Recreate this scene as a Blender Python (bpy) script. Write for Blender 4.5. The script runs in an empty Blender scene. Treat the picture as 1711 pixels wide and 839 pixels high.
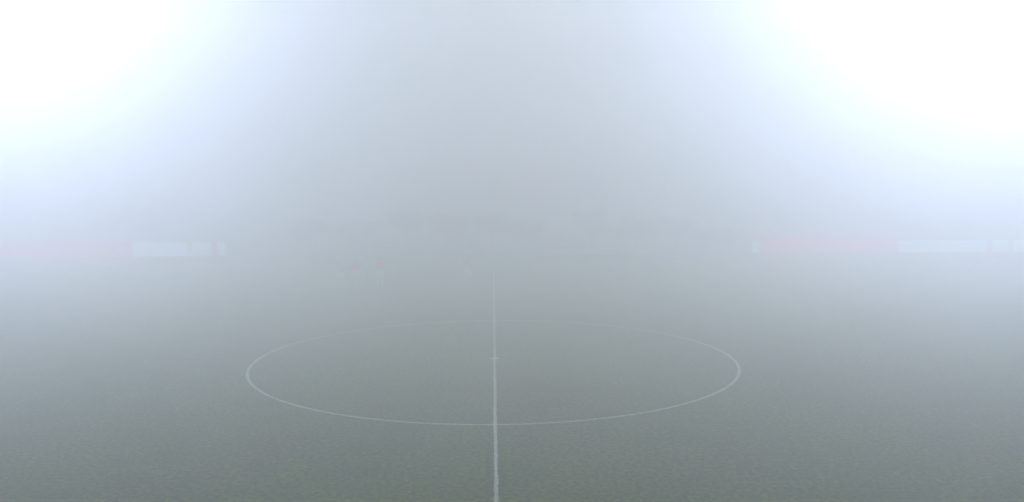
import bpy, bmesh, math, random
from mathutils import Vector, Matrix
random.seed(7)
C = bpy.context.scene.collection
scene = bpy.context.scene
R = math.radians

# ------------------------------------------------------------------ tunables
FOG_DENSITY = 0.0435
FOG_ANISO = 0.735
FOG_COLOR = (0.999, 0.960, 0.835)
FLOOD_W = 400000.0
SKY_STRENGTH = 0.10
SUN_STRENGTH = 0.5
EXPOSURE = 0.0

# ------------------------------------------------------------------ materials
def mat(name, col, rough=0.7, noise=0.0, scale=20.0, metallic=0.0, col2=None, bump=0.0):
    m = bpy.data.materials.new(name); m.use_nodes = True
    nt = m.node_tree; b = nt.nodes['Principled BSDF']
    b.inputs['Roughness'].default_value = rough
    b.inputs['Metallic'].default_value = metallic
    tc = nt.nodes.new('ShaderNodeTexCoord')
    n = nt.nodes.new('ShaderNodeTexNoise'); n.inputs['Scale'].default_value = scale
    n.inputs['Detail'].default_value = 5
    nt.links.new(tc.outputs['Object'], n.inputs['Vector'])
    r = nt.nodes.new('ShaderNodeValToRGB')
    c2 = col2 or tuple(max(0, c * (1 - noise)) for c in col)
    r.color_ramp.elements[0].position = .35; r.color_ramp.elements[1].position = .65
    r.color_ramp.elements[0].color = (*c2, 1); r.color_ramp.elements[1].color = (*col, 1)
    nt.links.new(n.outputs['Fac'], r.inputs['Fac'])
    nt.links.new(r.outputs['Color'], b.inputs['Base Color'])
    if bump:
        bp = nt.nodes.new('ShaderNodeBump'); bp.inputs['Strength'].default_value = bump
        nt.links.new(n.outputs['Fac'], bp.inputs['Height']); nt.links.new(bp.outputs['Normal'], b.inputs['Normal'])
    return m

def grass_material():
    m = bpy.data.materials.new('pitch_grass'); m.use_nodes = True
    nt = m.node_tree; L = nt.links; b = nt.nodes['Principled BSDF']
    b.inputs['Roughness'].default_value = .9
    b.inputs['Specular IOR Level'].default_value = .15
    tc = nt.nodes.new('ShaderNodeTexCoord')
    def noise(scale, detail):
        n = nt.nodes.new('ShaderNodeTexNoise'); n.inputs['Scale'].default_value = scale
        n.inputs['Detail'].default_value = detail; n.inputs['Roughness'].default_value = .65
        L.new(tc.outputs['Object'], n.inputs['Vector']); return n
    big, mid, fine = noise(.10, 4), noise(.9, 5), noise(8, 7)
    def ramp(f, a, c, p0=.3, p1=.7):
        r = nt.nodes.new('ShaderNodeValToRGB')
        r.color_ramp.elements[0].position = p0; r.color_ramp.elements[1].position = p1
        r.color_ramp.elements[0].color = (*a, 1); r.color_ramp.elements[1].color = (*c, 1)
        L.new(f.outputs['Fac'], r.inputs['Fac']); return r
    r1 = ramp(big, (.054, .098, .012), (.104, .100, .014))
    r2 = ramp(mid, (.66, .68, .66), (1.25, 1.22, 1.2))
    r3 = ramp(fine, (.06, .08, .06), (2.6, 2.5, 2.3), .42, .60)
    def mul(a, c):
        x = nt.nodes.new('ShaderNodeMix'); x.data_type = 'RGBA'; x.blend_type = 'MULTIPLY'
        x.inputs['Factor'].default_value = 1
        L.new(a, x.inputs['A']); L.new(c, x.inputs['B']); return x.outputs['Result']
    col = mul(mul(r1.outputs['Color'], r2.outputs['Color']), r3.outputs['Color'])
    L.new(col, b.inputs['Base Color'])
    bp = nt.nodes.new('ShaderNodeBump'); bp.inputs['Strength'].default_value = .6; bp.inputs['Distance'].default_value = .03
    L.new(fine.outputs['Fac'], bp.inputs['Height']); L.new(bp.outputs['Normal'], b.inputs['Normal'])
    return m

def paint_material():
    """white line paint, worn where the grass pokes through"""
    m = bpy.data.materials.new('line_paint'); m.use_nodes = True
    nt = m.node_tree; L = nt.links; b = nt.nodes['Principled BSDF']
    b.inputs['Roughness'].default_value = .9
    tc = nt.nodes.new('ShaderNodeTexCoord')
    n = nt.nodes.new('ShaderNodeTexNoise'); n.inputs['Scale'].default_value = 9; n.inputs['Detail'].default_value = 6
    n.inputs['Roughness'].default_value = .7
    L.new(tc.outputs['Object'], n.inputs['Vector'])
    r = nt.nodes.new('ShaderNodeValToRGB')
    e = r.color_ramp.elements
    e[0].position = .30; e[0].color = (.12, .14, .09, 1)
    e[1].position = .52; e[1].color = (.74, .75, .60, 1)
    L.new(n.outputs['Fac'], r.inputs['Fac']); L.new(r.outputs['Color'], b.inputs['Base Color'])
    return m

def glow_panel(name, col, emit, strength):
    """board panel with an added glow so it shows through fog, a little uneven"""
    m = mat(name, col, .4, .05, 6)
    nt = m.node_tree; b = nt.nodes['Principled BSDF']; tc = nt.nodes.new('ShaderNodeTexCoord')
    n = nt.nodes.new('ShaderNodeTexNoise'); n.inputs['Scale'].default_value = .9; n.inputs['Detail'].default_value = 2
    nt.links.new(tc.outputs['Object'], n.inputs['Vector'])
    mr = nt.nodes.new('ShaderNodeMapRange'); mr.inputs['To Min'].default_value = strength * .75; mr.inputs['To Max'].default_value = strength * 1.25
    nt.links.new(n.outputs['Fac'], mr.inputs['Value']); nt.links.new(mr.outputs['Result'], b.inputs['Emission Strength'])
    b.inputs['Emission Color'].default_value = (*emit, 1)  # emission added to lift the board out of the fog
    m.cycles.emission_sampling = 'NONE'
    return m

def leaf_material(name, a, c):
    return mat(name, c, .8, scale=1.3, col2=a)

def emit_material(name, col, strength):
    m = bpy.data.materials.new(name); m.use_nodes = True
    nt = m.node_tree; b = nt.nodes['Principled BSDF']
    b.inputs['Base Color'].default_value = (.8, .8, .8, 1)
    b.inputs['Emission Color'].default_value = (*col, 1); b.inputs['Emission Strength'].default_value = strength
    try: m.cycles.emission_sampling = 'NONE'
    except Exception: pass
    return m

M = dict(
    grass=grass_material(), paint=paint_material(),
    spot_paint=mat('fresh_spot_paint', (.86, .87, .84), .9, .15, 14),
    concrete=mat('weathered_concrete', (.20, .215, .235), .85, .35, 2.5, bump=.2),
    coping=mat('coping_concrete', (.26, .27, .28), .85, .3, 4),
    galv=mat('galvanised_steel', (.33, .35, .37), .5, .25, 8, metallic=.6),
    white_vinyl=glow_panel('white_panel_added_glow', (.82, .83, .84), (.85, .97, 1.07), 1.2),
    red_vinyl=glow_panel('red_panel_added_glow', (.62, .035, .05), (1.0, .18, .38), 1.45),
    dark_frame=mat('dark_frame', (.10, .11, .12), .5, .2, 8),
    bark=mat('bark', (.10, .085, .07), .9, .4, 12),
    skin=mat('skin', (.48, .30, .22), .6, .1, 10), eye=mat('eye', (.03, .025, .02), .3, .1, 10), lip=mat('lip', (.40, .17, .14), .6, .1, 10),
    hair_dark=mat('dark_hair', (.025, .02, .017), .7, .4, 40), hair_brown=mat('brown_hair', (.08, .05, .03), .7, .4, 40),
    red_cloth=mat('red_jersey', (.92, .07, .09), .8, .12, 14), white_cloth=mat('white_cotton', (.80, .80, .78), .8, .06, 14),
    dark_cloth=mat('grey_blue_jersey', (.40, .42, .45), .8, .2, 14), grey_cloth=mat('pale_grey_jersey', (.60, .62, .64), .8, .1, 14),
    boot_dark=mat('black_boot', (.02, .02, .022), .4, .2, 20), boot_white=mat('white_boot', (.8, .8, .8), .4, .1, 20),
    leaf_a=leaf_material('ochre_leaves', (.20, .12, .032), (.29, .18, .045)),
    leaf_b=leaf_material('olive_leaves', (.15, .10, .028), (.22, .15, .04)),
    lamp=emit_material('lit_floodlight_lens', (1, .98, .94), 30.0),
)

# ------------------------------------------------------------------ helpers
def link(name, me, m=None, parent=None):
    o = bpy.data.objects.new(name, me); C.objects.link(o)
    if m:
        for mm in (m if isinstance(m, (list, tuple)) else [m]): me.materials.append(mm)
    if parent: o.parent = parent
    return o
def bm_obj(name, bm, m, parent=None, smooth=False):
    me = bpy.data.meshes.new(name); bmesh.ops.recalc_face_normals(bm, faces=bm.faces[:])
    bm.to_mesh(me); bm.free()
    if smooth: me.polygons.foreach_set('use_smooth', [True] * len(me.polygons))
    return link(name, me, m, parent)
def tag(o, label=None, cat=None, group=None, kind=None):
    if label: o['label'] = label
    if cat: o['category'] = cat
    if group: o['group'] = group
    if kind: o['kind'] = kind
    return o
def empty(name, loc, rz=0):
    o = bpy.data.objects.new(name, None); C.objects.link(o); o.location = loc; o.rotation_euler = (0, 0, rz)
    o.empty_display_size = .3
    return o
def box(bm, c, s, bevel=0.0, rot=None):
    mtx = Matrix.Translation(c)
    if rot is not None: mtx = mtx @ rot
    r = bmesh.ops.create_cube(bm, size=1, matrix=mtx @ Matrix.Diagonal((*s, 1)))
    if bevel:
        es = {e for v in r['verts'] for e in v.link_edges}
        bmesh.ops.bevel(bm, geom=list(es), offset=bevel, segments=2, affect='EDGES', profile=.6)
def frame_of(d, hint=Vector((1, 0, 0))):
    d = d.normalized(); u = hint - d * hint.dot(d)
    if u.length < 1e-4: u = Vector((0, 1, 0)) - d * d.y
    u.normalize(); return u, d.cross(u)
def loft(bm, rings, n=14, hint=Vector((1, 0, 0)), cap=True):
    """rings: (centre, radius along hint, radius across). Closed tube with rounded ends."""
    pts = [Vector(r[0]) for r in rings]; loops = []
    R2 = list(rings)
    for i, (c, a, b_) in enumerate(R2):
        d = (pts[min(i + 1, len(pts) - 1)] - pts[max(i - 1, 0)])
        u, v = frame_of(d, hint)
        loops.append([bm.verts.new(Vector(c) + u * (a * math.cos(t)) + v * (b_ * math.sin(t))) for t in [2 * math.pi * k / n for k in range(n)]])
    for l0, l1 in zip(loops, loops[1:]):
        for k in range(n): bm.faces.new((l0[k], l0[(k + 1) % n], l1[(k + 1) % n], l1[k]))
    if cap:
        for i, l, s in ((0, loops[0], -1), (-1, loops[-1], 1)):
            d = (pts[1] - pts[0]) if i == 0 else (pts[-1] - pts[-2])
            tip = bm.verts.new(Vector(R2[i][0]) + d.normalized() * s * min(R2[i][1], R2[i][2]) * .55)
            for k in range(n):
                bm.faces.new((l[k], l[(k + 1) % n], tip))
def tube(bm, pts, radii, n=8): loft(bm, [(p, r, r) for p, r in zip(pts, radii)], n)
def ellipsoid(bm, c, r, rot=None, seg=16):
    m = Matrix.Translation(c)
    if rot is not None: m = m @ rot
    bmesh.ops.create_uvsphere(bm, u_segments=seg, v_segments=seg // 2 + 2, radius=1, matrix=m @ Matrix.Diagonal((*r, 1)))
def remeshed(name, bm, voxel, smooth_it=3):
    """merge overlapping closed shells into one continuous surface"""
    me = bpy.data.meshes.new(name); bmesh.ops.recalc_face_normals(bm, faces=bm.faces[:]); bm.to_mesh(me); bm.free()
    o = bpy.data.objects.new('tmp', me); C.objects.link(o)
    md = o.modifiers.new('r', 'REMESH'); md.mode = 'VOXEL'; md.voxel_size = voxel; md.use_smooth_shade = True
    if smooth_it:
        s = o.modifiers.new('s', 'SMOOTH'); s.factor = .5; s.iterations = smooth_it
    dg = bpy.context.evaluated_depsgraph_get()
    out = bpy.data.meshes.new_from_object(o.evaluated_get(dg)); out.name = name
    bpy.data.objects.remove(o); out.materials.clear()
    return out

# ------------------------------------------------------------------ ground and markings
def ground():
    bm = bmesh.new(); n = 60; S = 300.0
    vs = [[bm.verts.new((-S + 2 * S * i / n, -S + 2 * S * j / n, 0)) for j in range(n + 1)] for i in range(n + 1)]
    for i in range(n):
        for j in range(n): bm.faces.new((vs[i][j], vs[i + 1][j], vs[i + 1][j + 1], vs[i][j + 1]))
    tag(bm_obj('ground', bm, M['grass']), kind='structure')
ground()
def strip(name, pts, w, z, closed=False, wob=.008, nrm=None):
    bm = bmesh.new(); L = len(pts); prev = None; first = None
    for i, p in enumerate(pts):
        a = Vector(pts[(i - 1) % L] if (closed or i) else pts[0]); b = Vector(pts[(i + 1) % L] if (closed or i < L - 1) else pts[-1])
        d = (b - a); d = Vector((d.x, d.y, 0)).normalized(); nn = Vector((-d.y, d.x, 0)); p = Vector((p[0], p[1], z))
        c = (bm.verts.new(p + nn * (w / 2 + random.uniform(-wob, wob))), bm.verts.new(p - nn * (w / 2 + random.uniform(-wob, wob))))
        if prev: bm.faces.new((prev[0], c[0], c[1], prev[1]))
        else: first = c
        prev = c
    if closed: bm.faces.new((prev[0], first[0], first[1], prev[1]))
    return tag(bm_obj(name, bm, M['paint']), kind='structure')
HW = 33.6
N = 700
strip('halfway_line', [(0.006 * math.sin(y * .9), y) for y in [-29.5 + (HW + 29.5 - .06) * i / N for i in range(N + 1)]], .092, .008, wob=.016)
strip('centre_circle', [(9.09 * math.cos(t), 9.09 * math.sin(t)) for t in [2 * math.pi * i / 900 for i in range(900)]], .11, .004, True, wob=.012)
strip('far_touchline', [(x, HW) for x in [-52.5 + .25 * i for i in range(421)]], .12, .004)
bm = bmesh.new()
bmesh.ops.create_circle(bm, cap_ends=True, segments=28, radius=.17, matrix=Matrix.Translation((0, 0, .012)))
tag(bm_obj('centre_spot', bm, M['spot_paint']), kind='structure')

# ------------------------------------------------------------------ perimeter wall behind the pitch
def perimeter_wall():
    root = empty('perimeter_wall', (0, 40.25, 0))
    tag(root, 'long low bluish grey concrete wall with a rail behind the far touchline', 'wall')
    bm = bmesh.new()
    for i in range(-36, 36): box(bm, (i * 2.5 + 1.25, 0, .26), (2.485, .22, .52))
    bm_obj('wall_panels', bm, M['concrete'], root)
    bm = bmesh.new(); box(bm, (0, 0, .545), (180, .30, .05), .01); bm_obj('coping', bm, M['coping'], root)
    for i in range(-18, 19):
        bm = bmesh.new(); x = i * 5.0
        tube(bm, [(x, .0, .57), (x, 0, 1.72)], [.03, .03]); bm_obj('post', bm, M['galv'], root)
    for z in (1.15, 1.66):
        bm = bmesh.new(); tube(bm, [(-90, .05, z), (90, .05, z)], [.024, .024]); bm_obj('rail', bm, M['galv'], root)
perimeter_wall()

# ------------------------------------------------------------------ advertising boards
def board(x0, x1, z0, z1, m, label, group, cutl=0.0, cutr=0.0):
    """banner board fixed to the rail; cut: the upper corner drawn in, the lower one let out"""
    cx = (x0 + x1) / 2
    root = empty('advertising_board', (cx, 40.02, z0)); tag(root, label, 'advertising board', group)
    h = z1 - z0; a, b = x0 - cx, x1 - cx
    bm = bmesh.new(); n = max(2, int((x1 - x0) / .6)); th = .035
    front, back = [], []
    for i in range(n + 1):
        t = i / n
        cf = []; cb = []
        for k in range(5):
            s = k / 4
            xl = a + cutl * (s ** 1.5); xr = b - cutr * (s ** 1.5)
            x = xl + (xr - xl) * t
            y = .010 * math.sin(x * 3.1 + s * 2) * math.sin(math.pi * t)
            cf.append(bm.verts.new((x, y - th / 2, s * h))); cb.append(bm.verts.new((x, y + th / 2, s * h)))
        front.append(cf); back.append(cb)
    for i in range(n):
        for k in range(4):
            bm.faces.new((front[i][k], front[i + 1][k], front[i + 1][k + 1], front[i][k + 1]))
            bm.faces.new((back[i][k + 1], back[i + 1][k + 1], back[i + 1][k], back[i][k]))
        for k, s in ((0, 1), (4, -1)):
            bm.faces.new((front[i][k], back[i][k], back[i + 1][k], front[i + 1][k])[::s])
    for i, s in ((0, -1), (n, 1)):
        for k in range(4):
            bm.faces.new((front[i][k], front[i][k + 1], back[i][k + 1], back[i][k])[::s])
    bm_obj('panel', bm, m, root)
    xs = [a + .22 + cutl, b - .22 - cutr] if (x1 - x0) > 1.2 else [(a + b) / 2]
    for x in xs:
        bm = bmesh.new(); box(bm, (x, .075, h * .5), (.05, .09, h * .94), .008); bm_obj('bracket', bm, M['dark_frame'], root)
GB = 'advertising boards along the far side'
B = [
    (-48.0, -41.2, .60, 1.90, 'red', 'red board cut by the left edge of the picture, outermost on the left'),
    (-41.1, -35.6, .60, 1.90, 'red', 'long pinkish red board at the left, second from the left edge'),
    (-35.4, -30.1, .62, 1.84, 'red', 'red board at the left, touching the long white board'),
    (-30.0, -25.35, .64, 1.80, 'white', 'long white board at the left, between the red one and a notch'),
    (-25.34, -23.55, .66, 1.78, 'white', 'short white board at the left, between a V notch and a narrow gap'),
    (-23.0, -22.28, .69, 1.77, 'white', 'narrow white board, rightmost of the white boards at the left'),
    (21.85, 22.42, .65, 1.68, 'white', 'narrow upright white board left of the red boards at the right'),
    (22.52, 28.4, .62, 2.05, 'red', 'tall red board at the right, beside the narrow white board'),
    (28.5, 34.25, .60, 1.92, 'red', 'red board at the right, touching the long white board'),
    (34.35, 41.9, .60, 1.62, 'white', 'long white board at the right, between red board and narrow gap'),
    (42.4, 43.75, .60, 1.60, 'white', 'short white board near the right edge, between two gaps'),
    (44.2, 49.5, .60, 1.62, 'white', 'white board cut by the right edge of the picture'),
]
for i, (x0, x1, z0, z1, c, lab) in enumerate(B):
    board(x0, x1, z0, z1, M[c + '_vinyl'], lab, GB,
          cutl=.36 if i == 4 else 0, cutr=.30 if i == 3 else 0)

# ------------------------------------------------------------------ thin pole by the touchline
def pole():
    root = empty('marker_pole', (-15.2, 36.0, 0)); tag(root, 'thin white pole leaning slightly beyond the far touchline', 'pole')
    bm = bmesh.new(); loft(bm, [((0, 0, 0), .14, .14), ((0, 0, .05), .13, .13), ((0, 0, .09), .05, .05)], 16); bm_obj('base', bm, M['dark_frame'], root)
    bm = bmesh.new(); tube(bm, [(0, 0, .06), (.1, 0, .8), (.2, 0, 1.45)], [.028, .026, .024], 10); bm_obj('shaft', bm, M['white_cloth'], root)
pole()

# ------------------------------------------------------------------ trees
def tree(x, y, h, w, leaf, label, seed):
    rnd = random.Random(seed)
    root = empty('broadleaf_tree', (x, y, 0)); tag(root, label, 'tree', 'faint trees behind the far wall')
    bm = bmesh.new()
    th = h * .38
    tube(bm, [(0, 0, -.1), (.03, 0, th * .5), (.05, .03, th), (.08, .02, h * .75)], [.13 * h / 4, .10 * h / 4, .08 * h / 4, .03], 9)
    tips = []
    for k in range(11):
        a = k * 2.4 + rnd.uniform(-.4, .4); z0 = th * rnd.uniform(.6, 1.2); rr = w * .5 * rnd.uniform(.45, .95)
        tip = Vector((math.cos(a) * rr, math.sin(a) * rr, h * rnd.uniform(.45, .93)))
        midp = Vector((math.cos(a) * rr * .45, math.sin(a) * rr * .45, z0 + (tip.z - z0) * .6))
        tube(bm, [(.04, .02, z0), midp, tip], [.045, .03, .012], 6); tips += [tip, midp.lerp(tip, .6)]
    bm_obj('trunk', bm, M['bark'], root)
    tips.append(Vector((.06, 0, h * .86)))
    bm = bmesh.new()
    for t in tips:
        R0 = w * rnd.uniform(.13, .24)
        for _ in range(150):
            p = t + Vector((rnd.gauss(0, 1), rnd.gauss(0, 1), rnd.gauss(0, .75))) * R0 * .55
            p.z = min(max(p.z, .5), h + .1)
            s = rnd.uniform(.06, .13)
            u = Vector((rnd.gauss(0, 1), rnd.gauss(0, 1), rnd.gauss(0, 1))).normalized(); q, v = frame_of(u)
            vs = [bm.verts.new(p + q * s), bm.verts.new(p + v * s * .55), bm.verts.new(p - q * s), bm.verts.new(p - v * s * .55)]
            bm.faces.new(vs)
    bm_obj('crown', bm, leaf, root)
T = [
    (-17.3, 49, 3.1, 3.8, 'a', 'low rounded tree, leftmost of the faint trees in the middle'),
    (-13.1, 51, 2.8, 4.2, 'b', 'low spreading tree, second from the left in the left tree clump'),
    (-8.2, 49.5, 4.5, 3.6, 'a', 'tallest tree of the left clump, up and right of the two red players'),
    (-4.3, 49, 3.7, 4.2, 'a', 'broad tree right of the tallest one in the left clump'),
    (-.2, 51, 3.7, 4.0, 'b', 'broad tree behind the far end of the halfway line'),
    (3.1, 49, 2.9, 2.8, 'a', 'small tree at the right end of the left clump'),
    (9.4, 50, 4.2, 3.6, 'a', 'tallest tree of the right clump, at its left end'),
    (13.5, 49, 3.3, 4.2, 'b', 'broad tree second from the left in the right clump'),
    (17.6, 51, 2.9, 4.2, 'a', 'low broad tree third from the left in the right clump'),
    (21.1, 49, 2.0, 3.2, 'b', 'lowest bushy tree at the right end of the right clump'),
]
for i, (x, y, h, w, l, lab) in enumerate(T): tree(x, y, h, w, M['leaf_' + l], lab, 100 + i)

# ------------------------------------------------------------------ people
def V(*a): return Vector(a)
def person(loc, face, label, shirt, shorts, socks, boots, hair, pose, shirt_name='shirt'):
    """pose: joint positions in metres, x to the person's right, y forward, z up"""
    root = empty('person', (loc[0], loc[1], 0), face); tag(root, label, 'person', 'footballers in the fog')
    J = {k: Vector(v) for k, v in pose.items()}
    pel, che, nek, hd = J['pelvis'], J['chest'], J['neck'], J['head']
    X = Vector((1, 0, 0)); bm = bmesh.new()
    loft(bm, [(pel - V(0, 0, .06), .155, .11), (pel + V(0, 0, .05), .160, .115), (pel.lerp(che, .45), .135, .10),
              (che, .170, .120), (che.lerp(nek, .55), .165, .100), (che.lerp(nek, .86), .10, .075)], 20)
    up = (hd - nek).normalized()
    loft(bm, [(che.lerp(nek, .7), .062, .062), (nek, .056, .058), (nek.lerp(hd, .6), .054, .056)], 12)
    fw = Vector((0, 1, 0)); fw = (fw - up * fw.dot(up)).normalized(); rt = fw.cross(up)
    rot = Matrix((rt, fw, up)).transposed().to_4x4()
    ellipsoid(bm, hd + up * .025 - fw * .008, (.074, .092, .098), rot)
    ellipsoid(bm, hd - up * .045 + fw * .022, (.056, .066, .068), rot)
    ellipsoid(bm, hd + fw * .096 - up * .008, (.013, .020, .026), rot, 10)
    for s in (-1, 1): ellipsoid(bm, hd + rt * s * .077 - fw * .008, (.011, .022, .032), rot, 10)
    for s in 'lr':
        sg = 1 if s == 'r' else -1
        sh, el, wr = J['shoulder_' + s], J['elbow_' + s], J['wrist_' + s]
        loft(bm, [(che.lerp(nek, .4) + X * sg * .06, .065, .065), (sh, .062, .062), (sh.lerp(el, .4), .050, .052), (el, .040, .040),
                  (el.lerp(wr, .35), .041, .041), (wr, .027, .030)], 12)
        d = (wr - el).normalized(); inn = (X * -sg); inn = (inn - d * inn.dot(d))
        inn = inn.normalized() if inn.length > .1 else Vector((0, 0, -1)); side = d.cross(inn).normalized()
        if side.y < 0: side = -side
        palm = wr + d * .05
        loft(bm, [(wr, .026, .022), (wr + d * .03, .038, .018), (wr + d * .085, .041, .016)], 10, hint=side)
        for k, (off, ln) in enumerate(((.030, .072), (.010, .080), (-.010, .075), (-.029, .058))):
            b0 = wr + d * .075 + side * off
            k1 = b0 + d * ln * .5 + inn * .006; k2 = k1 + d * ln * .28 + inn * .016; k3 = k2 + d * ln * .2 + inn * .022
            tube(bm, [b0, k1, k2, k3], [.0095, .009, .0085, .0078], 7)
        b0 = wr + d * .03 + side * .03
        tube(bm, [b0, b0 + d * .03 + side * .024 + inn * .01, b0 + d * .06 + side * .026 + inn * .018], [.012, .0105, .009], 7)
        hp, kn, an = J['hip_' + s], J['knee_' + s], J['ankle_' + s]
        loft(bm, [(hp + V(0, 0, .05), .080, .085), (hp, .088, .092), (hp.lerp(kn, .45), .074, .078), (kn, .052, .056),
                  (kn.lerp(an, .3), .054, .060), (kn.lerp(an, .75), .036, .040), (an, .034, .037)], 14)
        toe = J['toe_' + s]
        loft(bm, [(an, .034, .036), (an.lerp(toe, .4) - V(0, 0, .02), .036, .03), (toe, .034, .018)], 10)
    me = remeshed('body', bm, .0085, 2)
    body = link('body', me, [M['skin'], M['eye'], M['lip']], root)
    eyes = [hd + rt * s * .031 + fw * .082 + up * .014 for s in (-1, 1)]; mouth = hd + fw * .088 - up * .052
    for p in me.polygons:
        c = p.center
        if min((c - e).length for e in eyes) < .0115: p.material_index = 1
        else:
            q = c - mouth
            if abs(q.dot(rt)) < .023 and abs(q.dot(up)) < .008 and q.dot(fw) > -.03: p.material_index = 2
    # hair
    bm = bmesh.new()
    ellipsoid(bm, hd + up * .042 - fw * .022, (.080, .094, .090), rot)
    bmesh.ops.bisect_plane(bm, geom=bm.verts[:] + bm.edges[:] + bm.faces[:], plane_co=hd + up * .035 + fw * .03,
                           plane_no=(-up * .75 + fw * .62), clear_outer=True)
    es = [e for e in bm.edges if e.is_boundary]
    if es: bmesh.ops.holes_fill(bm, edges=es)
    bm_obj('hair', bm, hair, root, True)
    # shirt
    bm = bmesh.new()
    loft(bm, [(pel + V(0, 0, .0), .185, .142), (pel + V(0, 0, .08), .180, .138), (pel.lerp(che, .5), .170, .130), (che, .192, .142),
              (che.lerp(nek, .5), .186, .122), (che.lerp(nek, .80), .115, .092)], 22, cap=True)
    for s in 'lr':
        sg = 1 if s == 'r' else -1
        sh, el = J['shoulder_' + s], J['elbow_' + s]
        loft(bm, [(che.lerp(nek, .4) + X * sg * .05, .085, .085), (sh, .082, .082), (sh.lerp(el, .55), .074, .072), (sh.lerp(el, .86), .070, .068)], 14)
    link(shirt_name, remeshed(shirt_name, bm, .011, 2), shirt, root)
    bm = bmesh.new()
    loft(bm, [(pel + V(0, 0, .03), .175, .132), (pel - V(0, 0, .04), .182, .138), (pel - V(0, 0, .10), .165, .125)], 20)
    for s in 'lr':
        hp, kn = J['hip_' + s], J['knee_' + s]
        loft(bm, [(hp + V(0, 0, .04), .10, .11), (hp.lerp(kn, .3), .102, .106), (hp.lerp(kn, .72), .104, .104)], 14)
    link('shorts', remeshed('shorts', bm, .012, 2), shorts, root)
    for s in 'lr':
        kn, an, toe = J['knee_' + s], J['ankle_' + s], J['toe_' + s]
        bm = bmesh.new()
        loft(bm, [(kn.lerp(an, .12), .060, .064), (kn.lerp(an, .32), .062, .067), (kn.lerp(an, .75), .044, .048), (an, .042, .044)], 14)
        bm_obj('sock', bm, socks, root, True)
        bm = bmesh.new(); dn = (an - kn).normalized(); f = (toe - an); 
        heel = an - f.normalized() * .05 + dn * .055
        loft(bm, [(heel, .034, .03), (an + dn * .045, .042, .045), (an.lerp(toe, .55) + dn * .022, .046, .036), (toe, .040, .024), (toe + f.normalized() * .03, .026, .016)], 12)
        bm_obj('boot', bm, boots, root, True)

def stand(**k):
    p = dict(pelvis=(0, 0, .97), chest=(0, .02, 1.29), neck=(0, .02, 1.52), head=(0, .045, 1.66),
             shoulder_l=(-.19, .0, 1.44), shoulder_r=(.19, .0, 1.44), elbow_l=(-.27, -.04, 1.15), elbow_r=(.27, -.04, 1.15),
             wrist_l=(-.25, .12, .92), wrist_r=(.25, .12, .92),
             hip_l=(-.10, 0, .90), hip_r=(.10, 0, .90), knee_l=(-.11, .03, .49), knee_r=(.11, .03, .49),
             ankle_l=(-.12, -.02, .09), ankle_r=(.12, -.02, .09), toe_l=(-.14, .15, .035), toe_r=(.14, .15, .035))
    p.update(k); return p
hunched = stand(pelvis=(0, -.08, .93), chest=(0, .06, 1.22), neck=(0, .16, 1.42), head=(0, .235, 1.53),
                shoulder_l=(-.20, .10, 1.35), shoulder_r=(.20, .10, 1.35), elbow_l=(-.34, .20, 1.12), elbow_r=(.34, .20, 1.12),
                wrist_l=(-.22, .40, 1.06), wrist_r=(.22, .40, 1.06),
                hip_l=(-.11, -.08, .86), hip_r=(.11, -.08, .86), knee_l=(-.17, .06, .47), knee_r=(.17, .04, .47),
                ankle_l=(-.22, -.08, .09), ankle_r=(.22, -.10, .09), toe_l=(-.26, .09, .035), toe_r=(.26, .07, .035))
walk = stand(knee_l=(-.10, .20, .52), ankle_l=(-.10, .24, .11), toe_l=(-.10, .42, .06), knee_r=(.10, -.06, .49), ankle_r=(.10, -.32, .14), toe_r=(.10, -.19, .035),
             elbow_l=(-.26, -.18, 1.18), wrist_l=(-.24, -.12, .94), elbow_r=(.26, .06, 1.16), wrist_r=(.22, .26, 1.02))
run = stand(pelvis=(0, 0, .93), chest=(0, .10, 1.24), neck=(0, .17, 1.46), head=(0, .23, 1.59),
            shoulder_l=(-.19, .10, 1.38), shoulder_r=(.19, .13, 1.38), elbow_l=(-.27, -.14, 1.20), wrist_l=(-.25, .04, 1.04),
            elbow_r=(.27, .24, 1.14), wrist_r=(.20, .44, 1.24), hip_l=(-.10, .0, .86), hip_r=(.10, 0, .86),
            knee_l=(-.10, .34, .62), ankle_l=(-.10, .22, .23), toe_l=(-.10, .38, .14), knee_r=(.11, -.02, .47), ankle_r=(.11, -.34, .16), toe_r=(.11, -.24, .035))
lunge = stand(pelvis=(0, 0, .84), chest=(0, .12, 1.14), neck=(0, .20, 1.36), head=(0, .27, 1.49),
              shoulder_l=(-.19, .13, 1.28), shoulder_r=(.19, .13, 1.28), elbow_l=(-.36, .05, 1.08), wrist_l=(-.44, .22, .96),
              elbow_r=(.36, .22, 1.08), wrist_r=(.40, .42, 1.10), hip_l=(-.10, 0, .78), hip_r=(.10, 0, .78),
              knee_l=(-.14, .36, .55), ankle_l=(-.16, .40, .12), toe_l=(-.17, .58, .07), knee_r=(.14, -.22, .44), ankle_r=(.16, -.56, .18), toe_r=(.16, -.46, .035))
person((-9.05, 24.0), R(25), 'player in red shirt and white shorts, hunched with arms bent, left of the red pair',
       M['red_cloth'], M['white_cloth'], M['red_cloth'], M['boot_dark'], M['hair_dark'], hunched)
person((-7.48, 24.2), R(-160), 'player in red shirt, upright and walking, right of the red pair',
       M['red_cloth'], M['white_cloth'], M['white_cloth'], M['boot_white'], M['hair_dark'], walk)
person((-9.95, 23.8), R(100), 'player in grey shirt and white shorts lunging beside the hunched red player',
       M['dark_cloth'], M['white_cloth'], M['dark_cloth'], M['boot_dark'], M['hair_brown'], lunge)
person((-1.87, 26.6), R(-70), 'player in grey shirt, white shorts and white socks running alone by the halfway line',
       M['dark_cloth'], M['white_cloth'], M['white_cloth'], M['boot_dark'], M['hair_brown'], run)
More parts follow.
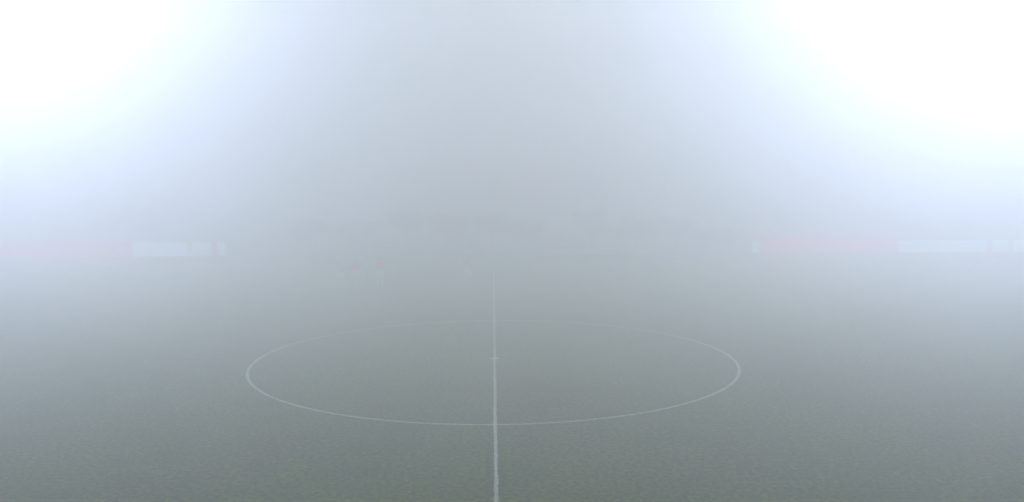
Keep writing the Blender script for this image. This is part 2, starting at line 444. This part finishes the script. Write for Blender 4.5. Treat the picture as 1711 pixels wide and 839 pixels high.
person((-9.65, 31.0), R(-120), 'person in pale shirt walking behind the two red shirted players',
       M['grey_cloth'], M['dark_cloth'], M['dark_cloth'], M['boot_dark'], M['hair_dark'], walk)

# ------------------------------------------------------------------ floodlight masts (they light the fog)
MASTS = [(-49.0, 43.0, 33.5, FLOOD_W, 'tall steel floodlight mast at the far left corner of the pitch'),
         (49.5, 43.0, 33.5, FLOOD_W * 1.07, 'tall steel floodlight mast at the far right corner of the pitch')]
def mast(x, y, h, watts, label):
    root = empty('floodlight_mast', (x, y, 0)); tag(root, label, 'floodlight mast', 'floodlight masts')
    bm = bmesh.new(); loft(bm, [((0, 0, 0), .55, .55), ((0, 0, .3), .5, .5), ((0, 0, h * .5), .34, .34), ((0, 0, h - 2), .2, .2)], 16)
    bm_obj('column', bm, M['galv'], root, True)
    aim = (Vector((0, -12, 0)) - Vector((x, y, h)))
    q = aim.to_track_quat('Y', 'Z').to_matrix().to_4x4()
    yaw = Matrix.Rotation(math.atan2(-aim.x, aim.y), 4, 'Z')
    bm = bmesh.new()
    for k in range(3): box(bm, Vector((0, 0, h - 1.9 + k * 1.5)) + yaw @ Vector((0, .2, 0)), (5.4, .12, .12), .01, yaw)
    for sx in (-2.2, 0, 2.2): box(bm, Vector((0, 0, h - .4)) + yaw @ Vector((sx, .1, 0)), (.1, .1, 3.4), .01, yaw)
    bm_obj('lamp_frame', bm, M['galv'], root)
    for r_ in range(3):
        for c_ in range(4):
            p = Vector((0, 0, h - 1.9 + r_ * 1.5)) + yaw @ Vector((-2.1 + c_ * 1.4, .5, 0))
            tilt = yaw @ Matrix.Rotation(-R(22), 4, 'X')
            bm = bmesh.new(); box(bm, p, (.75, .34, .62), .05, tilt); la = bm_obj('lamp', bm, M['dark_frame'], root)
            bm = bmesh.new(); box(bm, p + (tilt @ Vector((0, .18, 0))), (.66, .02, .54), 0, tilt); bm_obj('lens', bm, M['lamp'], la)
    L = bpy.data.lights.new('floodlight', 'SPOT'); L.energy = watts; L.spot_size = R(SPOT); L.spot_blend = 1.0; L.shadow_soft_size = 1.2
    L.color = (.825, 1.05, 2.0)
    o = bpy.data.objects.new('floodlight', L); C.objects.link(o)
    o.parent = root; o.location = Vector((0, 0, h - .4)) + yaw @ Vector((0, 1.4, 0))
    o.rotation_euler = aim.to_track_quat('-Z', 'Y').to_euler()
SPOT = 140
for a in MASTS: mast(*a)

# ------------------------------------------------------------------ fog
bm = bmesh.new(); box(bm, (0, 0, 17.5), (290, 290, 37.0))
fog = bm_obj('haze', bm, None)
tag(fog, kind='stuff')
fm = bpy.data.materials.new('fog'); fm.use_nodes = True; nt = fm.node_tree; nt.nodes.clear()
out = nt.nodes.new('ShaderNodeOutputMaterial'); pv = nt.nodes.new('ShaderNodeVolumePrincipled')
pv.inputs['Color'].default_value = (*FOG_COLOR, 1); pv.inputs['Density'].default_value = FOG_DENSITY
pv.inputs['Anisotropy'].default_value = FOG_ANISO
nt.links.new(pv.outputs['Volume'], out.inputs['Volume'])
fog.data.materials.append(fm)
try: fm.cycles.homogeneous_volume = True
except Exception: pass

# ------------------------------------------------------------------ sky, sun
w = bpy.data.worlds.new('World'); scene.world = w; w.use_nodes = True
nt = w.node_tree; bg = nt.nodes['Background']
sky = nt.nodes.new('ShaderNodeTexSky'); sky.sky_type = 'NISHITA'; sky.sun_disc = False
SUN_EL, SUN_AZ = 22.0, 10.0     # azimuth from +Y towards +X
sky.sun_elevation = R(SUN_EL); sky.sun_rotation = R(SUN_AZ); sky.air_density = 1.0; sky.dust_density = 0.3; sky.ozone_density = 4.0
nt.links.new(sky.outputs['Color'], bg.inputs['Color']); bg.inputs['Strength'].default_value = SKY_STRENGTH
S = bpy.data.lights.new('sun', 'SUN'); S.energy = SUN_STRENGTH; S.angle = R(25); S.color = (1, .97, .93)
so = bpy.data.objects.new('sun', S); C.objects.link(so)
d = Vector((math.sin(R(SUN_AZ)) * math.cos(R(SUN_EL)), math.cos(R(SUN_AZ)) * math.cos(R(SUN_EL)), math.sin(R(SUN_EL))))
so.rotation_euler = (-d).to_track_quat('-Z', 'Y').to_euler(); so.location = (0, 0, 80)

# ------------------------------------------------------------------ camera
f_px, yaw, pit, rol = 1458.0, 0.021517, 0.080927, -0.00394
F = Vector((math.sin(yaw) * math.cos(pit), math.cos(yaw) * math.cos(pit), -math.sin(pit)))
right = Vector((math.cos(yaw), -math.sin(yaw), 0)); up = right.cross(F)
r2 = right * math.cos(rol) + up * math.sin(rol); u2 = -right * math.sin(rol) + up * math.cos(rol)
cd = bpy.data.cameras.new('camera'); co = bpy.data.objects.new('camera', cd); C.objects.link(co)
co.matrix_world = Matrix.Translation((-.0309, -33.0577, 6.823)) @ Matrix((r2, u2, -F)).transposed().to_4x4()
cd.sensor_fit = 'HORIZONTAL'; cd.sensor_width = 36.0; cd.lens = 36.0 * f_px / 1711.0
cd.clip_start = .1; cd.clip_end = 2000
scene.camera = co

scene.view_settings.view_transform = 'Standard'; scene.view_settings.look = 'None'
scene.view_settings.gamma = 1.0; scene.view_settings.exposure = EXPOSURE; scene.view_settings.use_curve_mapping = False
cy = scene.cycles
cy.volume_bounces = 4; cy.max_bounces = 8; cy.diffuse_bounces = 2; cy.glossy_bounces = 2
cy.use_denoising = True; cy.use_adaptive_sampling = False
